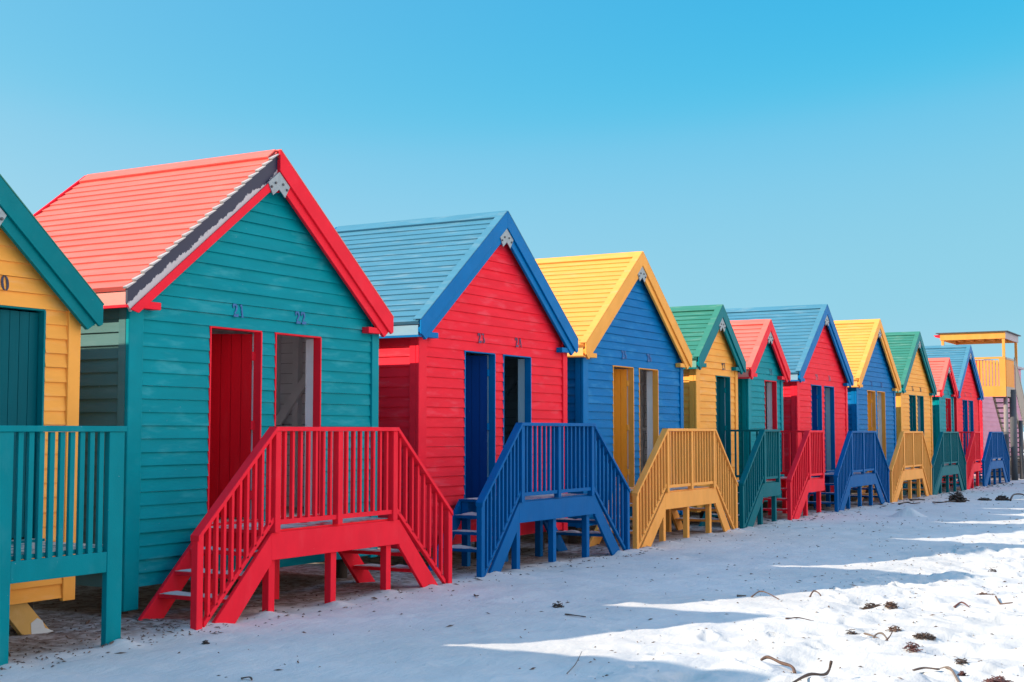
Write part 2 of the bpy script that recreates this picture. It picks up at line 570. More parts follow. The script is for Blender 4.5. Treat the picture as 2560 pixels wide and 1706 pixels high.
# steps: landing left, landing right, foot left, foot right, rail height shift, paint, label
STEPS = [
    dict(l=7.29, r=8.47, fl=6.2, fr=None, dz=0.0, c='teal', wide=True, single=True,
         label='dark green wooden landing with wide flat posts at the left edge'),
    dict(l=10.51, r=12.66, fl=9.40, fr=13.83, dz=0.0, c='red',
         label='big red double wooden steps in front of the big teal hut'),
    dict(l=15.56, r=17.75, fl=14.52, fr=18.98, dz=0.07, c='blue',
         label='nearest blue double wooden steps, in front of the hut numbered 23 and 24'),
    dict(l=20.48, r=22.66, fl=19.24, fr=23.77, dz=0.0, c='yellow',
         label='nearest yellow double wooden steps, in front of the blue hut with orange doors'),
    dict(l=25.31, r=26.27, fl=24.06, fr=None, dz=-0.01, c='green', single=True,
         label='dark green single flight of steps leading to the narrow yellow hut'),
    dict(l=28.23, r=29.32, fl=26.90, fr=None, dz=-0.03, c='red', single=True,
         label='red single flight of steps beside the dark green steps in mid row'),
    dict(l=31.56, r=33.72, fl=30.30, fr=35.06, dz=-0.04, c='blue',
         label='blue double steps between the red single flight and the far yellow steps'),
    dict(l=36.70, r=38.91, fl=35.30, fr=40.0, dz=-0.05, c='yellow',
         label='far yellow double steps, smaller of the two yellow ones'),
    dict(l=41.61, r=43.84, fl=40.15, fr=45.0, dz=-0.06, c='green',
         label='far dark green double steps between far yellow and far red steps'),
    dict(l=46.52, r=47.57, fl=45.05, fr=None, dz=-0.06, c='red', single=True,
         label='farthest red steps, a narrow single flight'),
    dict(l=49.64, r=51.85, fl=48.1, fr=53.16, dz=-0.06, c='blue',
         label='last blue double steps, beside the tower poles'),
]
STEP_Y = 8.75
for s in STEPS:
    for px in (s['l'] + 0.04, (s['l'] + s['r']) / 2, s['r'] - 0.04, s['fl'] + 0.05, s['fl'] + 0.35, (s['fr'] or s['r']) - 0.05, (s['fr'] or s['r']) - 0.35):
        FEET.append((px + prs.uniform(-.05, .05), STEP_Y + prs.uniform(-0.05, 0.10), prs.uniform(0.08, 0.18), prs.uniform(0.015, 0.05)))


def axis(segs):
    out = [segs[0][0]]
    for a, b, st in segs:
        k = max(1, int(round((b - a) / st)))
        out += list(a + (b - a) * (np.arange(1, k + 1) / k))
    return np.array(out)


gx = axis([(-3000, -400, 650), (-400, -40, 60), (-40, 0, 8), (0, 6, 0.6), (6, 7, 0.08), (7, 17, 0.036), (17, 26, 0.06), (26, 40, 0.14),
           (40, 62, 0.4), (62, 120, 6), (120, 400, 40), (400, 4000, 600)])
gy = axis([(-3000, -400, 650), (-400, -40, 60), (-40, -4, 6), (-4, 0, 0.5), (0, 6.4, 0.032), (6.4, 10, 0.05), (10, 14, 0.2), (14, 40, 3),
           (40, 400, 60), (400, 4000, 600)])
GX, GY = np.meshgrid(gx, gy, indexing='ij')
GZ = sand_z(GX.ravel(), GY.ravel())
nx, ny = len(gx), len(gy)
co = np.stack([GX.ravel(), GY.ravel(), GZ], 1).astype(np.float32)
idx = np.arange(nx * ny).reshape(nx, ny)
quads = np.stack([idx[:-1, :-1], idx[1:, :-1], idx[1:, 1:], idx[:-1, 1:]], -1).reshape(-1, 4)
me = bpy.data.meshes.new("ground")
me.vertices.add(len(co))
me.vertices.foreach_set("co", co.ravel())
me.loops.add(quads.size)
me.loops.foreach_set("vertex_index", quads.ravel().astype(np.int32))
me.polygons.add(len(quads))
me.polygons.foreach_set("loop_start", np.arange(0, quads.size, 4, dtype=np.int32))
me.polygons.foreach_set("loop_total", np.full(len(quads), 4, dtype=np.int32))
me.polygons.foreach_set("use_smooth", np.ones(len(quads), dtype=bool))
me.update(calc_edges=True)
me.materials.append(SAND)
ground = bpy.data.objects.new("sand", me)
COL.objects.link(ground)
tag(ground, 'pale beach sand with dents, striped by the shadows of the huts', 'sand', kind='structure')


# ------------------------------------------------------------------ huts
def board_row(mb, f, u0a, u0b, u1a, u1b, z0, z1, jit):
    """one lapped board: f(u, out, z) -> point; out is the distance proud of the wall"""
    t0, t1 = 0.030 + jit, 0.012
    mb.add([f(u0a, t0, z0), f(u0b, t0, z0), f(u1b, t1, z1), f(u1a, t1, z1),
            f(u0a, 0, z0), f(u0b, 0, z0), f(u1b, 0, z1), f(u1a, 0, z1)],
           [(0, 1, 2, 3), (0, 4, 5, 1), (0, 3, 7, 4), (1, 5, 6, 2)])


def digit_polys(ch):
    def ribbon(pts, ws):
        L, Rr = [], []
        for i, (x, y) in enumerate(pts):
            x0, y0 = pts[max(i - 1, 0)]
            x1, y1 = pts[min(i + 1, len(pts) - 1)]
            d = math.hypot(x1 - x0, y1 - y0) or 1
            nx_, ny_ = -(y1 - y0) / d, (x1 - x0) / d
            L.append((x + nx_ * ws[i] / 2, y + ny_ * ws[i] / 2))
            Rr.append((x - nx_ * ws[i] / 2, y - ny_ * ws[i] / 2))
        return [[L[i], L[i + 1], Rr[i + 1], Rr[i]] for i in range(len(pts) - 1)]

    def arc(cx, cy, rx, ry, a0, a1, w0, w1, k=9):
        pts, ws = [], []
        for i in range(k):
            t = i / (k - 1)
            a = R(a0 + (a1 - a0) * t)
            pts.append((cx + rx * math.cos(a), cy + ry * math.sin(a)))
            ws.append(w0 + (w1 - w0) * math.sin(math.pi * t))
        return ribbon(pts, ws)
    P = []
    if ch == '0':
        P += arc(.35, .5, .24, .45, 98, 262, .05, .22) + arc(.35, .5, .24, .45, -82, 82, .05, .22)
    elif ch == '1':
        P += [[(.27, 0.06), (.45, 0.06), (.45, 1), (.27, .95)], [(.15, 0), (.57, 0), (.57, .05), (.15, .05)], [(.12, .82), (.25, .82), (.25, .95)]]
    elif ch == '2':
        P += arc(.34, .72, .22, .22, 200, 85, .10, .18) + arc(.34, .72, .22, .22, 90, -55, .10, .24)
        P += ribbon([(.50, .54), (.34, .38), (.18, .26)], [.16, .13, .08])
        P += [[(.04, 0), (.68, 0), (.72, .26), (.55, .2), (.3, .24), (.06, .13)]]
    elif ch == '3':
        P += [[(.1, .82), (.62, .82), (.64, 1), (.1, 1)], [(.5, .8), (.6, .8), (.42, .58), (.34, .58)]]
        P += arc(.34, .3, .22, .27, 80, -70, .07, .22) + arc(.32, .3, .22, .26, 190, 270, .12, .05)
    elif ch == '4':
        P += [[(.4, .0), (.58, .0), (.58, .2), (.4, .2)], [(.4, .36), (.58, .36), (.58, 1), (.46, 1), (.4, .8)],
              [(.05, .24), (.7, .24), (.7, .32), (.05, .32)], [(.05, .34), (.13, .34), (.38, .78), (.36, .9)]]
    elif ch == '5':
        P += [[(.16, .84), (.6, .84), (.62, 1), (.16, 1)], [(.12, .5), (.2, .5), (.22, .82), (.15, .82)]]
        P += arc(.34, .3, .22, .28, 130, -70, .06, .22) + arc(.32, .3, .22, .26, 200, 270, .12, .05)
    elif ch == '6':
        P += arc(.38, .48, .26, .46, 85, 270, .06, .2) + arc(.36, .28, .2, .26, 110, -85, .05, .18)
    elif ch == '7':
        P += [[(.08, .82), (.64, .82), (.66, 1), (.08, 1)], [(.5, .79), (.63, .79), (.42, .0), (.22, .0)]]
    elif ch == '8':
        for a in ((95, 265), (-85, 85)):
            P += arc(.35, .75, .17, .21, a[0], a[1], .05, .15) + arc(.35, .27, .21, .25, a[0], a[1], .05, .2)
    elif ch == '9':
        P += arc(.36, .7, .2, .26, 95, 265, .05, .18) + arc(.34, .52, .26, .46, 85, -95, .06, .2)
    return P


def number_mb(text, h):
    mb = MB()
    adv = 0.86
    for i, ch in enumerate(text):
        ox = (i - len(text) / 2) * adv + 0.08
        for poly in digit_polys(ch):
            mb.prism([((x + ox) * h * 0.82, y * h) for x, y in poly], -0.002, 0.002)
    return mb


def make_hut(c):
    big = c['big']
    W = W_BIG if big else W_SMALL
    hw = W / 2
    dz = c['dz']
    zp = (4.934 if big else 4.273) + dz
    zt = (3.175 if big else 3.145) + dz
    ex = EAVE if big else 0.20
    xt = hw + ex
    m = (zp - zt) / xt

    def rz(x):
        return zp - m * abs(x)
    ovh = 0.15
    D = HUT_D
    wallm, trimm, roofm = WALL[c['wall']], TRIM[c['roof']], ROOFM[c['roof']]
    postm = TRIM[c['wall']]
    doorcol = c['roof']
    framem = TRIM[doorcol]
    insidem = WHITE if c['inside'] == 'white' else SLATE
    root = thing('beach_hut', c['label'], 'beach hut', (c['x'], c['y'], 0), 'painted beach huts standing in a row')
    r = random.Random(int(c['x'] * 100))
    dtop = 2.90
    zb = dtop - BOARD * 20                     # bottom of the cladding
    dbot = dtop - BOARD * 16
    if big:
        doors = [(-0.95, -0.10), (0.13, 0.98)]
    else:
        doors = [(-0.04, 0.77)]

    # front cladding
    mb = MB()
    fmap = lambda u, o, z: (u, -o, z)
    k = 0
    z = zb
    pl, pr = -hw + 0.15, hw - 0.10             # between the corner posts
    while True:
        z0, z1 = z, z + BOARD
        hz0 = (zp - 0.10 - z0) / m
        hz1 = (zp - 0.10 - z1) / m
        if hz1 < 0.05:
            break
        a0, b0 = max(pl, -hz0), min(pr, hz0)
        a1, b1 = max(pl, -hz1), min(pr, hz1)
        j0 = r.uniform(-0.004, 0.006)
        zz0, zz1 = z0 + r.uniform(-0.003, 0.003), z1
        segs = [(a0, b0, a1, b1)]
        if z0 >= dbot - 0.01 and z1 <= dtop + 0.01:
            segs = []
            cur0, cur1 = a0, a1
            for (da, db) in doors:
                segs.append((cur0, da - r.uniform(0, 0.004), cur1, da))
                cur0 = cur1 = db + r.uniform(0, 0.004)
            segs.append((cur0, b0, cur1, b1))
        for s in segs:
            board_row(mb, fmap, s[0], s[1], s[2], s[3], zz0, zz1, j0)
        z = z1
        k += 1
    mb.build('front_wall', wallm, root)

    # sides and back
    zw = rz(hw) - 0.12
    for nm, fm in (('l', lambda u, o, z: (-hw - o, u, z)), ('r', lambda u, o, z: (hw + o, u, z))):
        mb = MB()
        z = zb
        while z < zw - 0.02:
            z1 = min(z + BOARD, zw)
            board_row(mb, fm, 0.10, D - 0.1, 0.10, D - 0.1, z, z1, r.uniform(-0.004, 0.006))
            z = z1
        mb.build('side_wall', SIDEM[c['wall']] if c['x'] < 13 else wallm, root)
    mb = MB()
    z = zb
    while z < zp - 0.3:
        z1 = z + BOARD
        h0, h1 = min(hw - 0.1, (zp - 0.1 - z) / m), min(hw - 0.1, (zp - 0.1 - z1) / m)
        if h1 < 0.05:
            break
        board_row(mb, lambda u, o, zz: (u, D + o, zz), -h0, h0, -h1, h1, z, z1, 0)
        z = z1
    mb.build('back_wall', wallm, root)

    # inner shell: keeps light out between boards, painted inside
    mb = MB()
    zt_in = zw
    xs = [-hw + 0.01]
    for da, db in doors:
        xs += [da, db]
    xs.append(hw - 0.01)
    for i in range(0, len(xs), 2):
        mb.box(xs[i], xs[i + 1], 0.004, 0.045, zb + 0.01, dtop)
    mb.prism([(-hw + 0.01, dtop + 0.001), (hw - 0.01, dtop + 0.001), (hw - 0.01, zw), (0.06, zp - 0.14), (-0.06, zp - 0.14), (-hw + 0.01, zw)], 0.004, 0.045)
    mb.box(-hw + 0.008, -hw + 0.03, 0.05, D - 0.04, zb + 0.01, zw)
    mb.box(hw - 0.03, hw - 0.008, 0.05, D - 0.04, zb + 0.01, zw)
    mb.prism([(-hw + 0.01, zb + 0.01), (hw - 0.01, zb + 0.01), (hw - 0.01, zw), (0.06, zp - 0.14), (-0.06, zp - 0.14), (-hw + 0.01, zw)], D - 0.03, D - 0.006)
    if big:
        mb.box(-0.015, 0.03, 0.05, D - 0.04, zb + 0.6, zw + 0.5)
    mb.build('inner_lining', insidem, root)
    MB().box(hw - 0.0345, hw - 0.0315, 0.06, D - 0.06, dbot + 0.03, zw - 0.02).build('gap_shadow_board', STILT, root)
    # framing on the inside of the right wall, seen through the open door
    mb = MB()
    zf = dbot + 0.03
    zz = zf
    while zz < zw - 0.05:
        z1 = min(zz + BOARD, zw - 0.01)
        mb.box(hw - 0.056, hw - 0.036, 0.06, D - 0.06, zz + 0.002, z1 - 0.003)
        zz = z1
    for yy, wd_ in ((0.32, 0.06), (0.72, 0.06), (1.10, 0.09), (1.46, 0.26), (2.2, 0.06)):
        mb.box(hw - 0.15, hw - 0.06, yy, yy + wd_, zf, zw - 0.02)
    mb.box(hw - 0.149, hw - 0.062, 0.06, D - 0.06, zf + 0.98, zf + 1.05)
    mb.prism_x([(1.52, zf + 1.06), (1.36, zf + 1.06), (0.66, zf + 1.92), (0.80, zf + 1.92)], hw - 0.19, hw - 0.152)
    mb.build('wall_framing', insidem, root)
    MB().box(-hw + 0.03, hw - 0.03, 0.046, D - 0.05, dbot - 0.05, dbot + 0.03).build('floor', GREYWOOD, root)

    # corner posts
    top = rz(hw) - 0.06
    lowl = zb - (0.22 if c.get('bare') else 0.03)
    MB().box(-hw - 0.048, -hw + 0.15, -0.052, 0.0, lowl, min(top, rz(hw - 0.1) - 0.14)).build('corner_post', postm, root, 0.012)
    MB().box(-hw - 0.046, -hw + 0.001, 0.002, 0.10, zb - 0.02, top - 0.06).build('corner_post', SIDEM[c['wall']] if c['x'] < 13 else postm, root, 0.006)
    MB().box(hw - 0.10, hw + 0.046, -0.048, 0.0, zb - 0.03, min(top, rz(hw - 0.1) - 0.14)).build('corner_post', postm, root, 0.006)
    MB().box(hw, hw + 0.044, 0.002, 0.10, zb - 0.02, top - 0.06).build('corner_post', postm, root, 0.006)
    MB().box(-hw - 0.044, -hw + 0.05, D - 0.1, D + 0.044, zb - 0.02, top - 0.06).build('corner_post', postm, root)

    # stilts
    for sx in (-hw + 0.25, 0.0, hw - 0.25):
        for yy in (0.3, D - 0.3):
            MB().tube([(sx, yy, -0.5), (sx + 0.01, yy, zb + 0.3)], 0.075, 10).build('stilt', STILT, root, smooth=True)

    # roof
    y0, y1 = -ovh + 0.022, D + 0.16
    ncrs = max(8, int(round(math.hypot(xt, zp - zt) / 0.145)))
    L = math.hypot(xt, zp - zt)
    ux, uz = xt / L, -(zp - zt) / L
    nxn, nzn = -uz, ux
    mb = MB()
    ends = []
    for sgn in (-1, 1):
        for i in range(ncrs):
            s0, s1 = L * i / ncrs, L * (i + 1) / ncrs + 0.012
            o0, o1 = -0.021 + r.uniform(-.002, .002), -0.004 + r.uniform(-0.003, 0.003)
            P = lambda s, o: (sgn * (ux * s + nxn * o), zp + uz * s + nzn * o)
            poly = [P(s0, -0.052), P(s1, -0.052), P(s1, o1), P(s0, o0)]
            ya = y0
            if c.get('bare') and sgn < 0:
                ya = y0 + 0.02
                ends.append(([P(s0 + 0.03, -0.032), P(s1 + 0.016, -0.020), P(s1 + 0.016, o1 + 0.004), P(s0 + 0.03, o0 - 0.004)]))
            mb.prism(poly, ya, y1)
    roof = mb.build('roof', roofm, root)
    mb = MB()
    for sgn in (-1, 1):
        P = lambda s, o: (sgn * (ux * s + nxn * o), zp + uz * s + nzn * o)
        mb.prism([P(0.02, -0.056), P(L - 0.02, -0.056), P(L - 0.02, -0.085), P(0.02, -0.085)], y0 + 0.02, y1 - 0.02)
    mb.build('roof_boarding', insidem, roof)
    # ridge cap
    mb = MB()
    P = lambda s, o: (ux * s + nxn * o, zp + uz * s + nzn * o)
    a, b_, d_ = P(0.16, 0.001), P(0.16, 0.016), (0, zp + 0.022)
    mb.prism([a, b_, d_, (-b_[0], b_[1]), (-a[0], a[1]), (0, zp + 0.004)], -ovh + 0.05, y1 - 0.02)
    mb.build('ridge_cap', roofm, roof)

    # barge boards (front and rear)
    VT = 0.235
    for sgn in (-1, 1):
        bare = c.get('bare') and sgn < 0
        outer = [(0, zp + 0.012), (sgn * xt, zt + 0.012), (sgn * xt, zt - 0.175), (sgn * (xt - 0.045), rz(xt - 0.045) - VT), (0, zp - VT)]
        inner = [(0, zp - 0.10), (sgn * (xt - 0.02), rz(xt - 0.02) - 0.12), (sgn * (xt - 0.03), zt - 0.15), (sgn * (xt - 0.16), rz(xt - 0.16) - 0.37), (0, zp - 0.37)]
        if not bare:
            MB().prism(outer, -ovh - 0.028, -ovh).build('bargeboard', trimm, root, 0.005)
            mb = MB()
            Q = lambda s, o: (sgn * (ux * s + nxn * o), zp + uz * s + nzn * o)
            mb.prism([Q(0.01, 0.013), Q(L - 0.004, 0.013), Q(L - 0.004, 0.024), Q(0.0, 0.024)], -ovh - 0.027, -ovh + 0.10)
            mb.build('edge_flashing', roofm, root)
            MB().prism(inner, -ovh + 0.002, -ovh + 0.045).build('rafter_board', trimm, root, 0.004)
        else:
            bm_, n_, l_, b2, dd = bitumen(m)
            f_ = ramp(n_, l_, dd, zp - 0.090, zp - 0.078)
            cc = mix_col(n_, l_, f_, (0.50, 0.47, 0.48), (0.010, 0.016, 0.050))
            l_.new(cc, b2.inputs['Base Color'])
            b2.inputs['Roughness'].default_value = 0.55
            low = [(0, zp - 0.03), (-xt + 0.02, zt - 0.03), (-xt + 0.02, zt - 0.17), (-(xt - 0.07), rz(xt - 0.07) - 0.31), (0, zp - 0.31)]
            MB().prism(low, -ovh + 0.016, -ovh + 0.044).build('bare_gable_board', bm_, root)
            MB().prism([(0, zp - 0.27), (-xt + 0.10, rz(xt - 0.10) - 0.27), (-xt + 0.05, zt - 0.235), (-(xt - 0.16), rz(xt - 0.16) - 0.385), (0, zp - 0.385)],
                       -ovh - 0.004, -ovh + 0.014).build('rafter_board', trimm, root, 0.003)
            mb = MB()
            for poly in ends:
                mb.prism(poly, -ovh - 0.012, y0 + 0.019)
            mb.build('board_ends', EDGEWHITE, roof)
        MB().prism(outer, y1 + 0.001, y1 + 0.03).build('bargeboard', trimm, root)
        # eave fascia, soffit
        fx = sgn * (xt - 0.035)
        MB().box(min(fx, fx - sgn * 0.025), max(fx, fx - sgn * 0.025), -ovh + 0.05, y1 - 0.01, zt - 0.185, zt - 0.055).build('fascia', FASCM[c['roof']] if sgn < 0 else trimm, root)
        if sgn < 0:
            MB().box(-xt + 0.005, -xt + 0.022 + 0.05, -ovh + 0.02, y1 - 0.03, zt - 0.215, zt - 0.190).build('eave_strip', trimm, root)
        # support blocks under the rafters
        if c.get('nshift') and sgn > 0:
            continue
        bx = sgn * (hw - 0.17)
        bz = rz(bx) - 0.44
        MB().box(bx - 0.13, bx + 0.13, -0.135, -0.03, bz - 0.04, bz + 0.035).build('support_block', trimm, root, 0.004)
    MB().box(-0.07, 0.07, -0.115, -0.02, zp - 0.47, zp - 0.39).build('support_block', trimm, root, 0.004)
    # steel plate
    a = math.atan(m)
    q0 = zp - VT - 0.012
    dxp = 0.19
    mb = MB()
    yy0, yy1 = (-ovh - 0.012, -ovh + 0.0015)
    if c.get('bare'):
        yy0, yy1 = -ovh - 0.016, -ovh - 0.0045
    vt = 0.20
    mb.prism([(0, q0 + 0.0), (dxp, q0 - m * dxp), (dxp - 0.085, q0 - m * (dxp - 0.085) - vt), (0, q0 - vt), (-dxp + 0.085, q0 - m * (dxp - 0.085) - vt), (-dxp, q0 - m * dxp)], yy0, yy1)
    plate = mb.build('gusset_plate', GALV, root)
    for bxx in (-0.135, -0.065, 0.065, 0.135):
        zc = q0 - m * abs(bxx) - 0.085
        MB().tube([(bxx, yy0 - 0.012, zc), (bxx, yy0 + 0.002, zc)], 0.015, 6).build('bolt', BOLT, plate)

    # doors
    for i, (da, db) in enumerate(doors):
        fr = MB()
        fr.box(da + 0.001, da + 0.022, -0.030, 0.075, dbot + 0.03, dtop - 0.018)
        fr.box(db - 0.022, db - 0.001, -0.030, 0.075, dbot + 0.03, dtop - 0.018)
        fr.box(da + 0.001, db - 0.001, -0.024, 0.075, dtop - 0.018, dtop - 0.001)
        fr.build('door_frame', framem, root)
        studm = PALEBLUE if (c.get('stud') and c['roof'] in ('blue', 'green')) else WHITE
        MB().box(db - 0.012, db + 0.06, 0.078, 0.20, dbot + 0.03, dtop - 0.03).build('door_stud', studm, root)
        mode = c.get('door', 'ajar')
        if c.get('open1'):
            mode = 'open'
        if big and i == 1:
            mode = 'open'
        MB().box(da - 0.02, db + 0.02, -0.06, 0.05, dbot - 0.02, dbot + 0.032).build('threshold', STEP[doorcol], root)
        if mode in ('ajar', 'closed'):
            wd = db - da - 0.05
            h0, h1 = dbot + 0.05, dtop - 0.035
            mb = MB()
            mb.box(-wd, 0, 0.006, 0.03, h0, h1)
            nb = 7
            for q in range(nb):
                mb.box(-wd + wd * q / nb + 0.003, -wd + wd * (q + 1) / nb - 0.003, -0.008, 0.0058, h0, h1)
            ang = 58 if mode == 'ajar' else 0
            d = mb.build('door', DOORM[doorcol], root)
            d.location = (db - 0.045 if mode == 'ajar' else db - 0.028, 0.085 if mode == 'ajar' else 0.045, 0)
            d.rotation_euler = (0, 0, -R(ang))
            if mode == 'ajar':
                for hz in (h0 + 0.25, (h0 + h1) / 2, h1 - 0.25):
                    MB().box(0.0, 0.03, -0.012, 0.012, hz - 0.05, hz + 0.05).build('hinge', framem, d)
        # number above the door
        if i < len(c['nums']):
            txt, ik = c['nums'][i]
            no = number_mb(txt, 0.15).build('hut_number', INK[ik], root)
            no.rotation_euler = (-math.atan(0.018 / BOARD), 0, 0)
            no.location = ((da + db) / 2 + 0.02 + c.get('nshift', 0), -0.0405, dtop + BOARD - 0.010)
    return root


for c in HUTS:
    make_hut(c)

# raking timber brace under the first yellow hut
brz = MB()


# ------------------------------------------------------------------ steps
def make_steps(s):
    jr = random.Random(int(s['l'] * 100))
    lw = s['r'] - s['l']
    cx = (s['l'] + s['r']) / 2
    mat = STEP[s['c']]
    railm = RAILM[s['c']]
    root = thing('wooden_steps', s['label'], 'steps', (cx, STEP_Y, 0), 'painted wooden steps in front of the huts')
    dz = s['dz']
    zd, zr = 0.775 + dz, 1.815 + dz
    xl, xr = -lw / 2, lw / 2
    dep = 0.98
    wide = s.get('wide')
    single = s.get('single')
    bw = 0.085
    bv = 0.005
    # deck boards
    mb = MB()
    nb = 7
    for q in range(nb):
        mb.box(xl, xr + 0.02, 0.052 + (dep - 0.06) * q / nb, 0.052 + (dep - 0.06) * (q + 1) / nb - 0.006, zd - 0.035, zd)
    mb.build('deck', mat, root)
    if wide:
        MB().box(xl + 0.0265, xr - 0.1465, 0.004, 0.05, 0.56, 0.735).build('beam', railm, root, bv)
        for (a, b) in ((xl - 0.13, xl + 0.025), (xr - 0.145, xr + 0.03)):
            MB().box(a, b, 0.0, 0.06, -0.35, zr - 0.052).build('post', railm, root, bv)
        MB().box(xl - 0.6, xr + 0.045, -0.012, 0.075, zr - 0.05, zr).build('handrail', railm, root, bv)
        n_b = 9
        x0, x1 = xl + 0.025, xr - 0.145
        pitch = (x1 - x0) / (n_b + 0.45)
        for q in range(n_b):
            xx = x0 + pitch * (q + 0.72)
            MB().box(xx - 0.022, xx + 0.030, 0.012, 0.045, 0.70, zr - 0.052).build('baluster', railm, root, 0.003)
    else:
        # front beam
        xb1 = xr + (0.12 if single else 0.10)
        MB().box(xl - 0.01, xb1, 0.006, 0.05, zd - 0.295, zd - 0.02).build('beam', railm, root, bv)
        MB().box(xl, xr, dep - 0.05, dep - 0.005, zd - 0.295, zd - 0.037).build('beam', railm, root)
        # newel posts on the landing
        mids = [] if single else [0.0]
        for xx in [xl + bw / 2, xr - bw / 2] + mids:
            MB().box(xx - bw / 2, xx + bw / 2, -0.03, 0.048, zd - 0.02 if xx != 0 else zd - 0.0, zr - 0.046).build('post', railm, root, bv)
        # handrail
        MB().box(xl - 0.01, xr + 0.01, -0.045, 0.062, zr - 0.045, zr).build('handrail', railm, root, bv)
        spans = [(xl + bw, xr - bw)] if single else [(xl + bw, -bw / 2), (bw / 2, xr - bw)]
        for (a, b) in spans:
            MB().box(a, b, -0.012, 0.034, zd + 0.055, zd + 0.105).build('lower_rail', railm, root, 0.003)
            n_b = 7
            for q in range(n_b):
                xx = a + (b - a) * (q + 0.75) / (n_b + 0.5) + jr.uniform(-0.006, 0.006)
                MB().box(xx - 0.0175, xx + 0.0175, -0.012, 0.03, zd + 0.103, zr - 0.046).build('baluster', railm, root, 0.003)
        # legs
        legs = [xl + 0.06, xr - 0.05] + mids
        for xx in legs:
            MB().box(xx - 0.05, xx + 0.045, 0.056, 0.14, -0.4, zd - 0.04).build('leg', railm, root, bv)
            MB().box(xx - 0.045, xx + 0.045, dep - 0.15, dep - 0.056, -0.4, zd - 0.04).build('leg', railm, root, bv)

    def flight(x_top, x_foot, sgn):
        # sgn -1: goes down to the left
        run = abs(x_foot - x_top)
        xf = x_foot
        zf = -0.10
        if not wide:
            pb = xf - sgn * bw
            a, b = min(xf, pb), max(xf, pb)
            sr = (zr - 0.80 - dz) / run * bw
            lo_, hi_ = 0.80 + dz - 0.057, 0.80 + dz - 0.057 + sr
            poly = [(a, -0.4), (b, -0.4), (b, hi_ if sgn < 0 else lo_), (a, lo_ if sgn < 0 else hi_)]
            MB().prism(poly, -0.03, 0.048).build('post', railm, root, bv)
            # sloping handrail
            t = 0.055
            xm = x_top
            MB().prism([(xm, zr), (xf, 0.80 + dz), (xf - sgn * 0.0, 0.80 + dz - t), (xm, zr - t)], -0.045, 0.062).build('handrail', railm, root, bv)
            # lower sloping rail
            p0, p1 = (xm, zd + 0.14), (xf - sgn * 0.12, 0.0 + zf + 0.09)
            MB().prism([p0, p1, (p1[0], p1[1] - 0.062), (p0[0], p0[1] - 0.062)], -0.012, 0.034).build('lower_rail', railm, root, 0.003)
            n_b = 9 if sgn < 0 else 8
            for q in range(n_b):
                f = (q + 0.62) / (n_b + 0.55)
                xx = xm + (xf - sgn * bw - xm) * f + jr.uniform(-0.006, 0.006)
                zt_ = zr + (0.80 + dz - zr) * (xx - xm) / (xf - xm) - t + 0.004
                zb_ = p0[1] + (p1[1] - p0[1]) * (xx - p0[0]) / (p1[0] - p0[0]) - 0.02
                MB().box(xx - 0.0175, xx + 0.0175, -0.012, 0.03, zb_, zt_).build('baluster', railm, root, 0.003)
        # stringers
        st_top = x_top - sgn * (-0.0 if sgn < 0 else -0.10) if False else x_top
        xs0 = x_top if sgn < 0 else x_top + 0.095
        dirx = sgn
        xe = xf - sgn * 0.22
        slope_len = abs(xe - xs0)
        sl = (zd - 0.02 + 0.10) / slope_len
        lowcut = 0.30
        poly = [(xs0, zd - 0.022), (xe + dirx * 0.22, zd - 0.022 - sl * (slope_len + 0.22)),
                (xe + dirx * 0.22, zd - 0.022 - sl * (slope_len + 0.22) - lowcut - 0.05), (xs0, zd - 0.022 - lowcut)]
        for (ya, yb) in ((0.008, 0.049), (dep - 0.05, dep - 0.006)):
            MB().prism(poly, ya, yb).build('stringer', railm, root, bv)
        for k in range(1, 4):
            zt_ = zd - 0.205 * k
            xx = xs0 + dirx * (0.205 * k / sl) - dirx * 0.02
            a, b = min(xx, xx - dirx * 0.24), max(xx, xx - dirx * 0.24)
            if zt_ > -0.02:
                MB().box(a, b, 0.05, dep - 0.052, zt_ - 0.042, zt_).build('tread', mat, root, 0.004)

    flight(xl, s['fl'] - cx, -1)
    if s['fr']:
        flight(xr, s['fr'] - cx, 1)
    elif not wide:
        # closed right end: rail running back to the hut wall
        a, b = xr - bw + 0.01, xr - 0.01
        MB().box(a, b, 0.063, dep + 0.02, zr - 0.045, zr - 0.002).build('handrail', railm, root, bv)
        MB().box(a + 0.02, b - 0.02, 0.05, dep + 0.01, zd + 0.055, zd + 0.105).build('lower_rail', railm, root)
        for q in range(6):
            yy = 0.13 + q * 0.155
            MB().box(a + 0.02, b - 0.02, yy - 0.018, yy + 0.018, zd + 0.103, zr - 0.046).build('baluster', railm, root)
    return root


for s in STEPS:
    make_steps(s)

# ------------------------------------------------------------------ raking brace and sand details under the first hut
br = MB()
br.add([], [])
bx0 = HUTS[0]['x']
brace = MB()
brace.prism([(0, 0.27), (0.30, 0.27), (0.79, -0.24), (0.56, -0.36)], -0.03, 0.03)
bo = brace.build('raking_brace', paint('brace paint', (0.62, 0.38, 0.12), 0.7, 0.6, (2, 2, 2), grain=(20, 20, 20)), None, 0.006)
bo.location = (8.13, 9.95, 0)
pp = MB()
pp.prism([(0.40, 0.02), (0.47, 0.06), (0.53, 0.03), (0.56, -0.04), (0.66, -0.08), (0.72, -0.16), (0.74, -0.20), (0.60, -0.26), (0.52, -0.20), (0.46, -0.14), (0.41, -0.10)], -0.034, -0.0302)
pp.build('bare_patch', paint('bare patch paint', (0.62, 0.66, 0.66), 0.7, 0.6), bo)
tag(bo, 'slanting yellow timber brace with peeling paint under the yellow hut at left', 'brace')

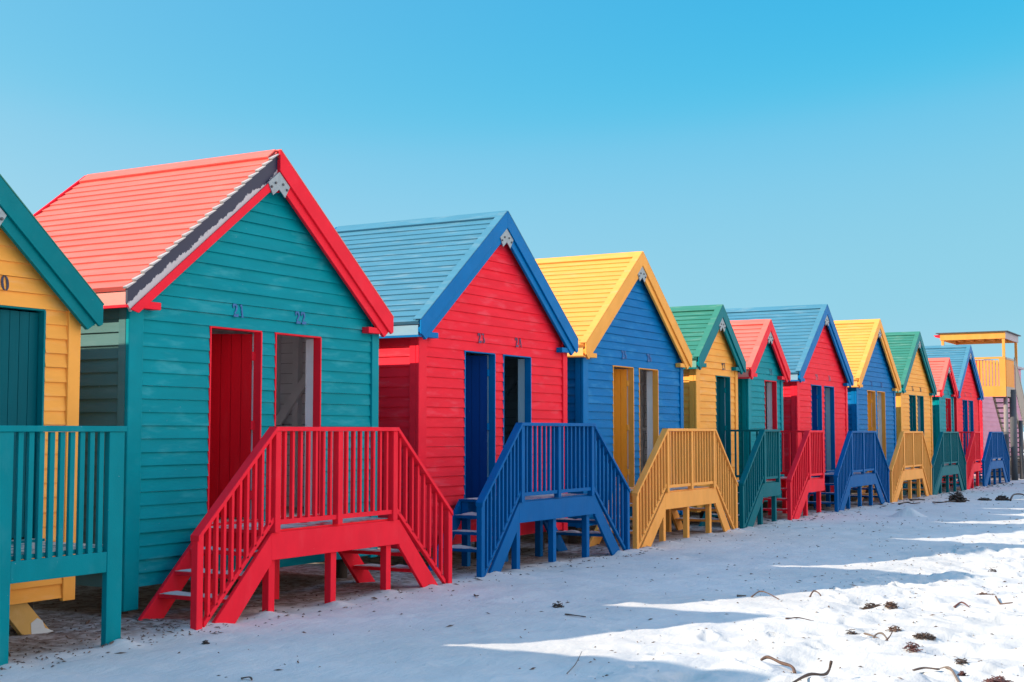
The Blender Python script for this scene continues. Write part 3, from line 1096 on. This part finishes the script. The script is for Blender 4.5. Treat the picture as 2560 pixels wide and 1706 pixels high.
# ------------------------------------------------------------------ lifeguard tower
tw = thing('lifeguard_tower', 'yellow timber lookout tower with flat roof and open stairs at the far end', 'lookout tower', (54.5, 9.0, 0))
T = dict(x0=0.0, x1=3.0, y0=0.0, y1=2.42)
MB().box(0.03, 1.88, 0.03, 2.4, 3.40, 3.48).build('platform', GREYWOOD, tw)
MB().box(-0.02, 0.025, 0.0, 2.42, 3.11, 3.52).build('platform_beam', TOWERY, tw)
MB().box(0.027, 1.9, -0.02, 0.028, 3.11, 3.50).build('platform_beam', GREYWOOD, tw)
MB().box(-0.02, 0.02, 0.0, 0.24, 3.521, 4.58).build('corner_board', TOWERY, tw)
yy = 0.27
while yy < 2.4:
    MB().box(-0.015, 0.015, yy, yy + 0.085, 3.521, 4.53).build('slat', TOWERY, tw)
    yy += 0.118
MB().box(-0.03, 0.05, 0.0, 2.42, 4.585, 4.66).build('handrail', TOWERY, tw)
xx = 0.06
while xx < 1.85:
    MB().box(xx, xx + 0.10, -0.015, 0.015, 3.501, 4.56).build('slat', GREYWOOD if xx > 3 else TOWERY, tw)
    xx += 0.115
MB().box(0.052, 1.9, -0.03, 0.04, 4.565, 4.64).build('handrail', GREYWOOD, tw)
for px, py in ((0.05, 0.06), (0.05, 2.36), (2.9, 0.06), (2.9, 2.36)):
    MB().box(px - 0.05, px + 0.05, py - 0.05, py + 0.05, 4.665 if py < 1 and px < 1 else 3.5, 5.37).build('roof_post', TOWERY, tw, 0.005)
rf = MB().box(-0.10, 3.15, -0.12, 2.6, 5.64, 5.67).build('roof', POLE, tw)
MB().box(-0.02, 0.02, -0.02, 2.45, 5.372, 5.638).build('roof_beam', TOWERY, rf)
MB().box(0.022, 3.05, -0.02, 0.02, 5.372, 5.636).build('roof_beam', LAVENDER, rf)
MB().box(3.01, 3.05, 0.022, 2.45, 5.372, 5.636).build('roof_beam', TOWERY, rf)
MB().box(0.022, 3.008, 2.41, 2.45, 5.372, 5.636).build('roof_beam', TOWERY, rf)
for q in range(5):
    MB().box(0.022, 3.0, 0.45 + q * 0.42, 0.49 + q * 0.42, 5.45, 5.636).build('rafter', TOWERY, rf)
MB().prism_x([(2.45, 5.60), (2.45, 5.46), (2.62, 5.50), (2.70, 5.58)], -0.02, 0.02).build('flag_bracket', TRIM['red'], tw)
for q, (px, py, rr, mt, top) in enumerate(((0.42, 0.10, 0.085, POLEPALE, 3.1), (1.05, -0.07, 0.135, POLE, 3.40), (2.45, -0.12, 0.085, POLE, 2.2),
                                           (0.3, 2.2, 0.10, POLE, 3.1), (1.7, 2.2, 0.10, POLE, 3.38))):
    pole = MB().tube([(px, py, -0.6), (px, py, 1.2), (px + 0.01, py, top)], [rr * 1.05, rr, rr * 0.95], 12).build('support_pole', mt, tw, smooth=True)
MB().tube([(0.42, 0.10, -0.6), (0.42, 0.10, 1.75)], [0.12, 0.095], 12).build('pole_sleeve', POLE, tw, smooth=True)
# open stair going down away from us
for yy in (-0.02, 0.66):
    MB().prism([(0.9, 3.30), (1.2, 3.30), (5.6, 0.05), (5.3, 0.05)], yy, yy + 0.05).build('stringer', GREYWOOD, tw)
for k in range(15):
    t = k / 15
    xx = 1.0 + 4.3 * t
    zz = 3.12 - 3.0 * t
    MB().box(xx, xx + 0.26, 0.035, 0.655, zz - 0.05, zz).build('tread', POLE, tw)
for k in range(26):
    xx = 1.9 + k * 0.14
    zt_ = 4.62 - (xx - 1.9) * 0.80
    MB().box(xx, xx + 0.125, -0.06, -0.028, max(0.1, zt_ - 1.25), zt_).build('slat', GREYWOOD, tw)
MB().prism([(1.9, 4.66), (1.9, 4.72), (5.6, 1.76), (5.6, 1.70)], -0.075, -0.012).build('handrail', GREYWOOD, tw)

# pink building behind the tower
pb = thing('beach_building', 'faded pink flat roofed building behind the yellow tower', 'building', (60.5, 11.0, 0))
mb = MB()
z = 0.0
while z < 4.85:
    board_row(mb, lambda u, o, q: (u, -o, q), 0, 10.4, 0, 10.4, z, min(z + 0.2, 4.85), 0)
    z += 0.2
mb.build('front_wall', PINK, pb)
mb = MB()
z = 0.0
while z < 4.85:
    board_row(mb, lambda u, o, q: (-o, u, q), 0.0, 5, 0.0, 5, z, min(z + 0.2, 4.85), 0)
    z += 0.2
mb.build('side_wall', WALL['red'], pb)
MB().box(0.002, 10.4, 0.002, 5.0, -0.3, 4.84).build('inner_wall', PINK, pb)
MB().box(-0.08, 10.75, -0.12, 5.1, 4.852, 4.96).build('roof', LAVENDER, pb)

lw_ = thing('retaining_wall', 'low weathered timber wall at the right edge behind the tower poles', 'low wall', (57.5, 10.2, 0))
MB().box(0, 16, 0, 0.12, -0.4, 0.52).build('board_face', STILT, lw_)
MB().box(-0.05, 16, -0.06, 0.5, 0.522, 0.60).build('capping', GREYWOOD, lw_)


# ------------------------------------------------------------------ weed, sticks and litter on the sand
def stem(name, label, pts, rad, mat, cat='seaweed', group=None, squash=1.0, taper=True):
    base = Vector((pts[0][0], pts[0][1], 0))
    P = []
    for (x, y, dzz) in pts:
        P.append(Vector((x, y, sz(x, y) + dzz)))
    fine = []
    for i in range(len(P) - 1):
        p0, p1, p2, p3 = P[max(i - 1, 0)], P[i], P[i + 1], P[min(i + 2, len(P) - 1)]
        for k in range(5):
            t = k / 5
            fine.append(0.5 * ((2 * p1) + (p2 - p0) * t + (2 * p0 - 5 * p1 + 4 * p2 - p3) * t * t + (3 * p1 - p0 - 3 * p2 + p3) * t ** 3))
    fine.append(P[-1])
    n_ = len(fine)
    rr = [rad * ((0.9 + 0.12 * math.sin(i * 0.9 + pts[0][0])) * (1 - 0.5 * i / n_ if taper else 1)) for i in range(n_)]
    o0 = Vector((P[0].x, P[0].y, P[0].z))
    o = MB().tube([p - o0 for p in fine], rr, 7, squash).build(name, mat, None, smooth=True)
    o.location = o0
    tag(o, label, cat, group)
    return o


def clump(name, label, x, y, r, h, n_, mat, cat='seaweed', group=None, seed=1, strand=0.09):
    rd = random.Random(seed)
    mb = MB()
    z0 = sz(x, y)
    for _ in range(n_):
        a = rd.uniform(0, 6.28)
        q = r * math.sqrt(rd.random())
        px, py = q * math.cos(a), q * math.sin(a) * 0.8
        pz = sz(x + px, y + py) - z0 + h * rd.random() * (1 - (q / r) ** 2)
        b_ = rd.uniform(0, 6.28)
        L_ = strand * rd.uniform(0.5, 1.4)
        pts = []
        for k in range(4):
            pts.append((px + L_ * (k / 3 - 0.5) * math.cos(b_), py + L_ * (k / 3 - 0.5) * math.sin(b_), max(pz + rd.uniform(-0.3, 0.6) * h * 0.4, sz(x + px, y + py) - z0 + 0.002)))
            b_ += rd.uniform(-0.7, 0.7)
        mb.tube(pts, rd.uniform(0.0025, 0.0065) * (1 + 3 * (strand > 0.15)), 5, 0.7)
    o = mb.build(name, mat, None)
    o.location = (x, y, z0)
    tag(o, label, cat, group)
    return o


#DEBRIS
stem('kelp_stalk', 'thick brown kelp stalk lying across the front edge of the shadow', [(10.30, 3.60, .02), (10.33, 3.55, .05), (10.26, 3.42, .035), (10.18, 3.31, .04), (10.13, 3.27, .0)], 0.014, KELPBROWN, taper=False)
stem('kelp_stalk', 'dark curved kelp stalk with raised end at the bottom edge of the picture', [(9.55, 3.12, .01), (9.80, 3.06, .02), (9.95, 2.99, .02), (10.05, 2.98, .05), (10.05, 2.96, .12)], 0.012, KELP, taper=False)
stem('kelp_stalk', 'long thin arched brown kelp stem in the lit sand below the wide shadow band', [(14.31, 5.10, .01), (14.45, 5.06, .05), (14.40, 4.95, .05), (14.20, 4.75, .005)], 0.010, KELPBROWN)
stem('twig', 'short straight brown stick left of the long arched kelp stem', [(14.37, 5.29, .012), (14.35, 5.18, .012)], 0.014, DRIFT, 'stick')
stem('kelp_stalk', 'small hoop of brown kelp standing in the lit sand', [(14.57, 4.52, .0), (14.66, 4.51, .06), (14.66, 4.46, .055), (14.62, 4.41, .01)], 0.012, KELPBROWN)
stem('twig', 'thin wavy stick with a thick dark end in the lit sand', [(12.48, 4.11, .01), (12.55, 4.08, .012), (12.64, 4.03, .012), (12.72, 3.91, .01)], 0.009, KELPBROWN, 'stick')
stem('driftwood', 'straight grey piece of driftwood behind the arched one', [(11.95, 3.22, .03), (11.85, 3.12, .03), (11.78, 3.05, .02)], 0.010, DRIFT, 'driftwood', taper=False)
stem('driftwood', 'arched forked piece of driftwood throwing a blue shadow', [(11.57, 3.06, .0), (11.68, 3.05, .07), (11.70, 3.00, .085), (11.66, 2.95, .05), (11.62, 2.93, .0)], 0.009, DRIFT, 'driftwood', taper=False)
stem('driftwood', 'short upright bent piece of driftwood beside the arched one', [(11.58, 2.96, .0), (11.68, 2.93, .07), (11.74, 2.92, .11)], 0.009, KELPBROWN, 'driftwood')
stem('kelp_strip', 'flat dark strip of kelp near the bottom right corner', [(10.55, 2.47, .02), (10.60, 2.40, .035), (10.54, 2.28, .02)], 0.024, KELP, squash=0.3, taper=False)
stem('driftwood', 'long grey stick slanting out of the bottom edge of the picture', [(10.76, 2.31, .03), (10.53, 2.19, .03), (10.24, 2.06, .02), (9.9, 1.92, .02)], 0.011, DRIFT, 'driftwood', taper=False)
stem('twig', 'thin dark twig with a knob near the right edge of the lit sand', [(15.54, 2.73, .03), (15.40, 2.66, .012), (15.26, 2.60, .01), (15.22, 2.50, .012)], 0.012, KELPBROWN, 'stick')
stem('twig', 'short bent red brown twig in the middle of the lit sand', [(14.59, 2.98, .008), (14.66, 2.92, .025), (14.60, 2.83, .012)], 0.013, KELPRED, 'stick')
stem('kelp_strip', 'narrow dark kelp strip in the shaded sand left of the lit wedges', [(12.02, 6.24, .012), (12.02, 6.14, .014), (12.04, 6.02, .008)], 0.018, KELP, squash=0.5)
stem('kelp_stalk', 'black arched kelp stalk at the far right edge near the last sun stripe', [(37.9, 6.22, .02), (38.3, 6.2, .16), (38.7, 6.05, .15), (38.8, 5.9, .05)], 0.03, KELP)
stem('kelp_strip', 'wavy black kelp strip in the shade left of the far weed heap', [(34.0, 8.23, .03), (34.3, 8.10, .06), (34.2, 7.95, .04), (34.5, 7.83, .05)], 0.045, KELP, squash=0.5)
stem('kelp_strip', 'black kelp strip lying just below the far weed heap', [(35.6, 7.74, .03), (34.9, 7.4, .06), (35.6, 7.2, .06)], 0.045, KELP, squash=0.5)
stem('kelp_strip', 'black kelp strip at the foot of the far yellow steps', [(36.55, 8.55, .03), (36.8, 8.4, .05), (36.9, 8.25, .03)], 0.06, KELP, squash=0.5)
stem('kelp_strip', 'flat feathery dark strip in the shaded sand near the right edge', [(23.02, 4.10, .015), (23.12, 3.98, .02), (23.21, 3.86, .015)], 0.030, KELP, squash=0.4)
stem('twig', 'thin dry sprig in the front shaded sand, left of the thick kelp stalk', [(9.08, 4.70, .012), (9.30, 4.74, .03), (9.55, 4.81, .09)], 0.005, DRIFT, 'stick')
stem('twig', 'small dark stick on the shaded sand in front of the big red steps', [(13.00, 7.90, .01), (12.92, 7.83, .012), (12.84, 7.75, .03)], 0.011, KELP, 'stick')
stem('kelp_strip', 'small dark leaf of weed at the bottom edge left of the middle', [(7.76, 6.75, .01), (7.80, 6.70, .02), (7.78, 6.66, .008)], 0.014, KELP, squash=0.5)
clump('seaweed_clump', 'dark tangled seaweed clump in the upper lit sand', 14.30, 3.78, 0.11, 0.05, 90, KELP, seed=2, strand=.08)
clump('seaweed_clump', 'brown dry weed ball right of the dark tangled clump', 14.15, 3.53, 0.07, 0.07, 70, KELPBROWN, seed=3, strand=.07)
clump('seaweed_clump', 'blue black seaweed clump right of the arched driftwood', 12.14, 2.74, 0.10, 0.05, 100, KELP, seed=4, strand=.06)
clump('seaweed_clump', 'red brown upright sprig of weed above the flat dark kelp strip', 11.33, 2.66, 0.075, 0.06, 40, KELPRED, seed=5, strand=.07)
clump('seaweed_clump', 'small dark pointed weed scrap near the bottom right corner', 10.77, 2.16, 0.05, 0.04, 24, KELP, seed=6, strand=.06)
clump('seaweed_clump', 'tiny brown weed scrap right of the long grey stick', 10.48, 2.09, 0.03, 0.05, 24, KELPRED, seed=7, strand=.04)
clump('seaweed_clump', 'red brown weed clump on the bottom edge near the right corner', 10.36, 1.83, 0.11, 0.05, 90, KELPRED, seed=8, strand=.07)
clump('seaweed_clump', 'brown weed clump near the right edge of the lit sand', 15.82, 2.89, 0.10, 0.05, 50, KELPBROWN, seed=9, strand=.09)
clump('seaweed_clump', 'black weed lump with a curled tip in the shaded sand', 12.64, 6.65, 0.06, 0.06, 40, KELP, seed=10, strand=.06)
clump('seaweed_heap', 'tall black heap of kelp on the far sand before the teal steps', 36.58, 7.35, 0.24, 0.24, 130, KELP, seed=11, strand=.22)
clump('seaweed_heap', 'low black kelp heap right of the tall far heap', 38.0, 6.91, 0.16, 0.08, 50, KELP, seed=12, strand=.18)
clump('seaweed_heap', 'black kelp heap beside the last sun stripe at the right', 38.3, 6.5, 0.18, 0.12, 60, KELP, seed=13, strand=.18)
clump('seaweed_clump', 'compact black weed lump on the shadow band near the right edge', 18.41, 3.27, 0.07, 0.06, 50, KELP, seed=14, strand=.05)
clump('seaweed_clump', 'small black pebble like weed lump by the foot of the big red steps', 8.93, 8.17, 0.03, 0.035, 30, KELP, seed=15, strand=.03)
clump('seaweed_clump', 'small dark fork of weed above the arched driftwood', 12.26, 3.42, 0.05, 0.05, 18, KELP, seed=16, strand=.08)
clump('seaweed_clump', 'brown arched weed scrap left of the blue black clump', 12.37, 3.05, 0.06, 0.05, 30, KELPBROWN, seed=17, strand=.07)

# litter too small and too many to count
lrd = random.Random(21)
mb = MB()


def flake(x, y, s):
    z0 = sz_fast(x, y) + 0.002
    a = lrd.uniform(0, 6.28)
    L_, w_ = s * lrd.uniform(0.6, 2.2), s * lrd.uniform(0.25, 0.6)
    ca, sa = math.cos(a), math.sin(a)
    h = s * lrd.uniform(0.1, 0.7)
    pts = [(-L_, 0, 0), (0, -w_, h * .3), (L_, 0, h), (0, w_, h * .6), (0, 0, h * 1.1 + .004)]
    vs = [(x + u * ca - v_ * sa, y + u * sa + v_ * ca, z0 + q) for u, v_, q in pts]
    mb.add(vs, [(0, 1, 4), (1, 2, 4), (2, 3, 4), (3, 0, 4), (0, 3, 2, 1)])


LX, LY = [], []
for _ in range(520):
    LX.append(lrd.uniform(7, 30)); LY.append(lrd.uniform(0.6, 8.4))
for _ in range(420):
    LX.append(lrd.uniform(9, 22)); LY.append(lrd.uniform(1.0, 5.2))
for _ in range(260):
    LX.append(lrd.uniform(26, 52)); LY.append(lrd.uniform(3, 8.4))
nA = len(LX)
for _ in range(700):
    LX.append(lrd.uniform(6.4, 20)); LY.append(lrd.choice([lrd.uniform(8.4, 9.0), lrd.uniform(9, 12.6), lrd.uniform(8.8, 10.5)]))
for _ in range(800):
    LX.append(lrd.uniform(6.8, 9.8)); LY.append(lrd.uniform(8.6, 12.2))
for _ in range(260):
    LX.append(lrd.uniform(20, 52)); LY.append(lrd.gauss(8.7, 0.25))
LZ = sand_z(np.array(LX), np.array(LY))
zmap = {(a, b): c for a, b, c in zip(LX, LY, LZ)}


def sz_fast(x, y):
    return float(zmap[(x, y)])


for i, (x, y) in enumerate(zip(LX, LY)):
    d = math.hypot(x, y)
    s = lrd.uniform(0.006, 0.016) * (1 + max(0, d - 14) / 22) * (1.8 if lrd.random() < 0.08 else 1)
    if i >= nA:
        s *= 1.25
    flake(x, y, s)
lo = mb.build('seaweed_litter', LITTER, None)
tag(lo, 'small dark scraps of dry seaweed and twigs strewn over the sand', 'seaweed litter', kind='stuff')

# blown sand left lying on treads and ledges of the near steps
srd = random.Random(4)
mb = MB()


def mound(x0, x1, y0, y1, z, h):
    nx_, ny_ = 9, 9
    vs, fs = [], []
    sh = srd.uniform(0, 6)
    for i in range(nx_):
        for j in range(ny_):
            u, v_ = i / (nx_ - 1), j / (ny_ - 1)
            e = min(u, 1 - u, v_, 1 - v_) * 2
            hh = h * (e ** 0.6) * (0.45 + 0.55 * (0.5 + 0.5 * math.sin(5 * v_ + 3 * u + sh)))
            k = 0.06 * math.sin(7 * v_ + sh)
            vs.append((x0 + (x1 - x0) * (u + (k if 0 < i else 0) * 0.3), y0 + (y1 - y0) * v_, z + 0.002 + hh))
    for i in range(nx_ - 1):
        for j in range(ny_ - 1):
            fs.append((i * ny_ + j, (i + 1) * ny_ + j, (i + 1) * ny_ + j + 1, i * ny_ + j + 1))
    mb.add(vs, fs)


for s in STEPS[1:5]:
    dz = s['dz']
    zd = 0.775 + dz
    for (xt_, xf_, sgn) in ((s['l'], s['fl'], -1), (s['r'] + 0.095, s['fr'], 1)):
        if xf_ is None:
            continue
        xe = xf_ - sgn * 0.22
        sl = (zd + 0.08) / abs(xe - xt_)
        for k in range(1, 4):
            zt_ = zd - 0.205 * k
            if zt_ < 0:
                continue
            xx = xt_ + sgn * (0.205 * k / sl) - sgn * 0.02
            a, b = min(xx, xx - sgn * 0.23), max(xx, xx - sgn * 0.23)
            for q in range(2):
                y0_ = STEP_Y + 0.07 + q * 0.43 + srd.uniform(0, 0.06)
                mound(a + srd.uniform(.005, .04), b - srd.uniform(.0, .05), y0_, y0_ + srd.uniform(0.30, 0.40), zt_, srd.uniform(0.012, 0.045))
    for q in range(4):
        x0_ = srd.uniform(s['l'], s['r'] - 0.6)
        mound(x0_, x0_ + srd.uniform(0.4, 0.6), STEP_Y + 0.1 + srd.uniform(0, 0.4), STEP_Y + 0.6 + srd.uniform(0, .3), zd, 0.012)
so = mb.build('blown_sand', SAND_BLOWN, None, smooth=True)
tag(so, 'thin drifts of pale sand lying on the treads and landings of the near steps', 'sand', kind='stuff')

# small cone of tipped sand
cx_, cy_ = 29.5, 6.95
mb = MB()
ring = 24
vs = [(0, 0, 0.20)]
fs = []
for j, (rr_, hh_) in enumerate(((0.07, 0.185), (0.17, 0.12), (0.30, 0.04), (0.48, -0.03))):
    for k in range(ring):
        a = 6.2832 * k / ring
        q = rr_ * (1 + 0.10 * math.sin(3 * a + 1) + 0.05 * math.sin(7 * a))
        vs.append((q * math.cos(a), q * math.sin(a), hh_))
for k in range(ring):
    fs.append((0, 1 + k, 1 + (k + 1) % ring))
    for j in range(3):
        p = 1 + j * ring
        fs.append((p + k, p + ring + k, p + ring + (k + 1) % ring, p + (k + 1) % ring))
mb.add(vs, fs)
cone = mb.build('sand_heap', SAND_BLOWN, None, smooth=True)
cone.location = (cx_, cy_, sz(cx_, cy_))
tag(cone, 'small grey cone of heaped sand in the far shaded sand', 'sand heap')
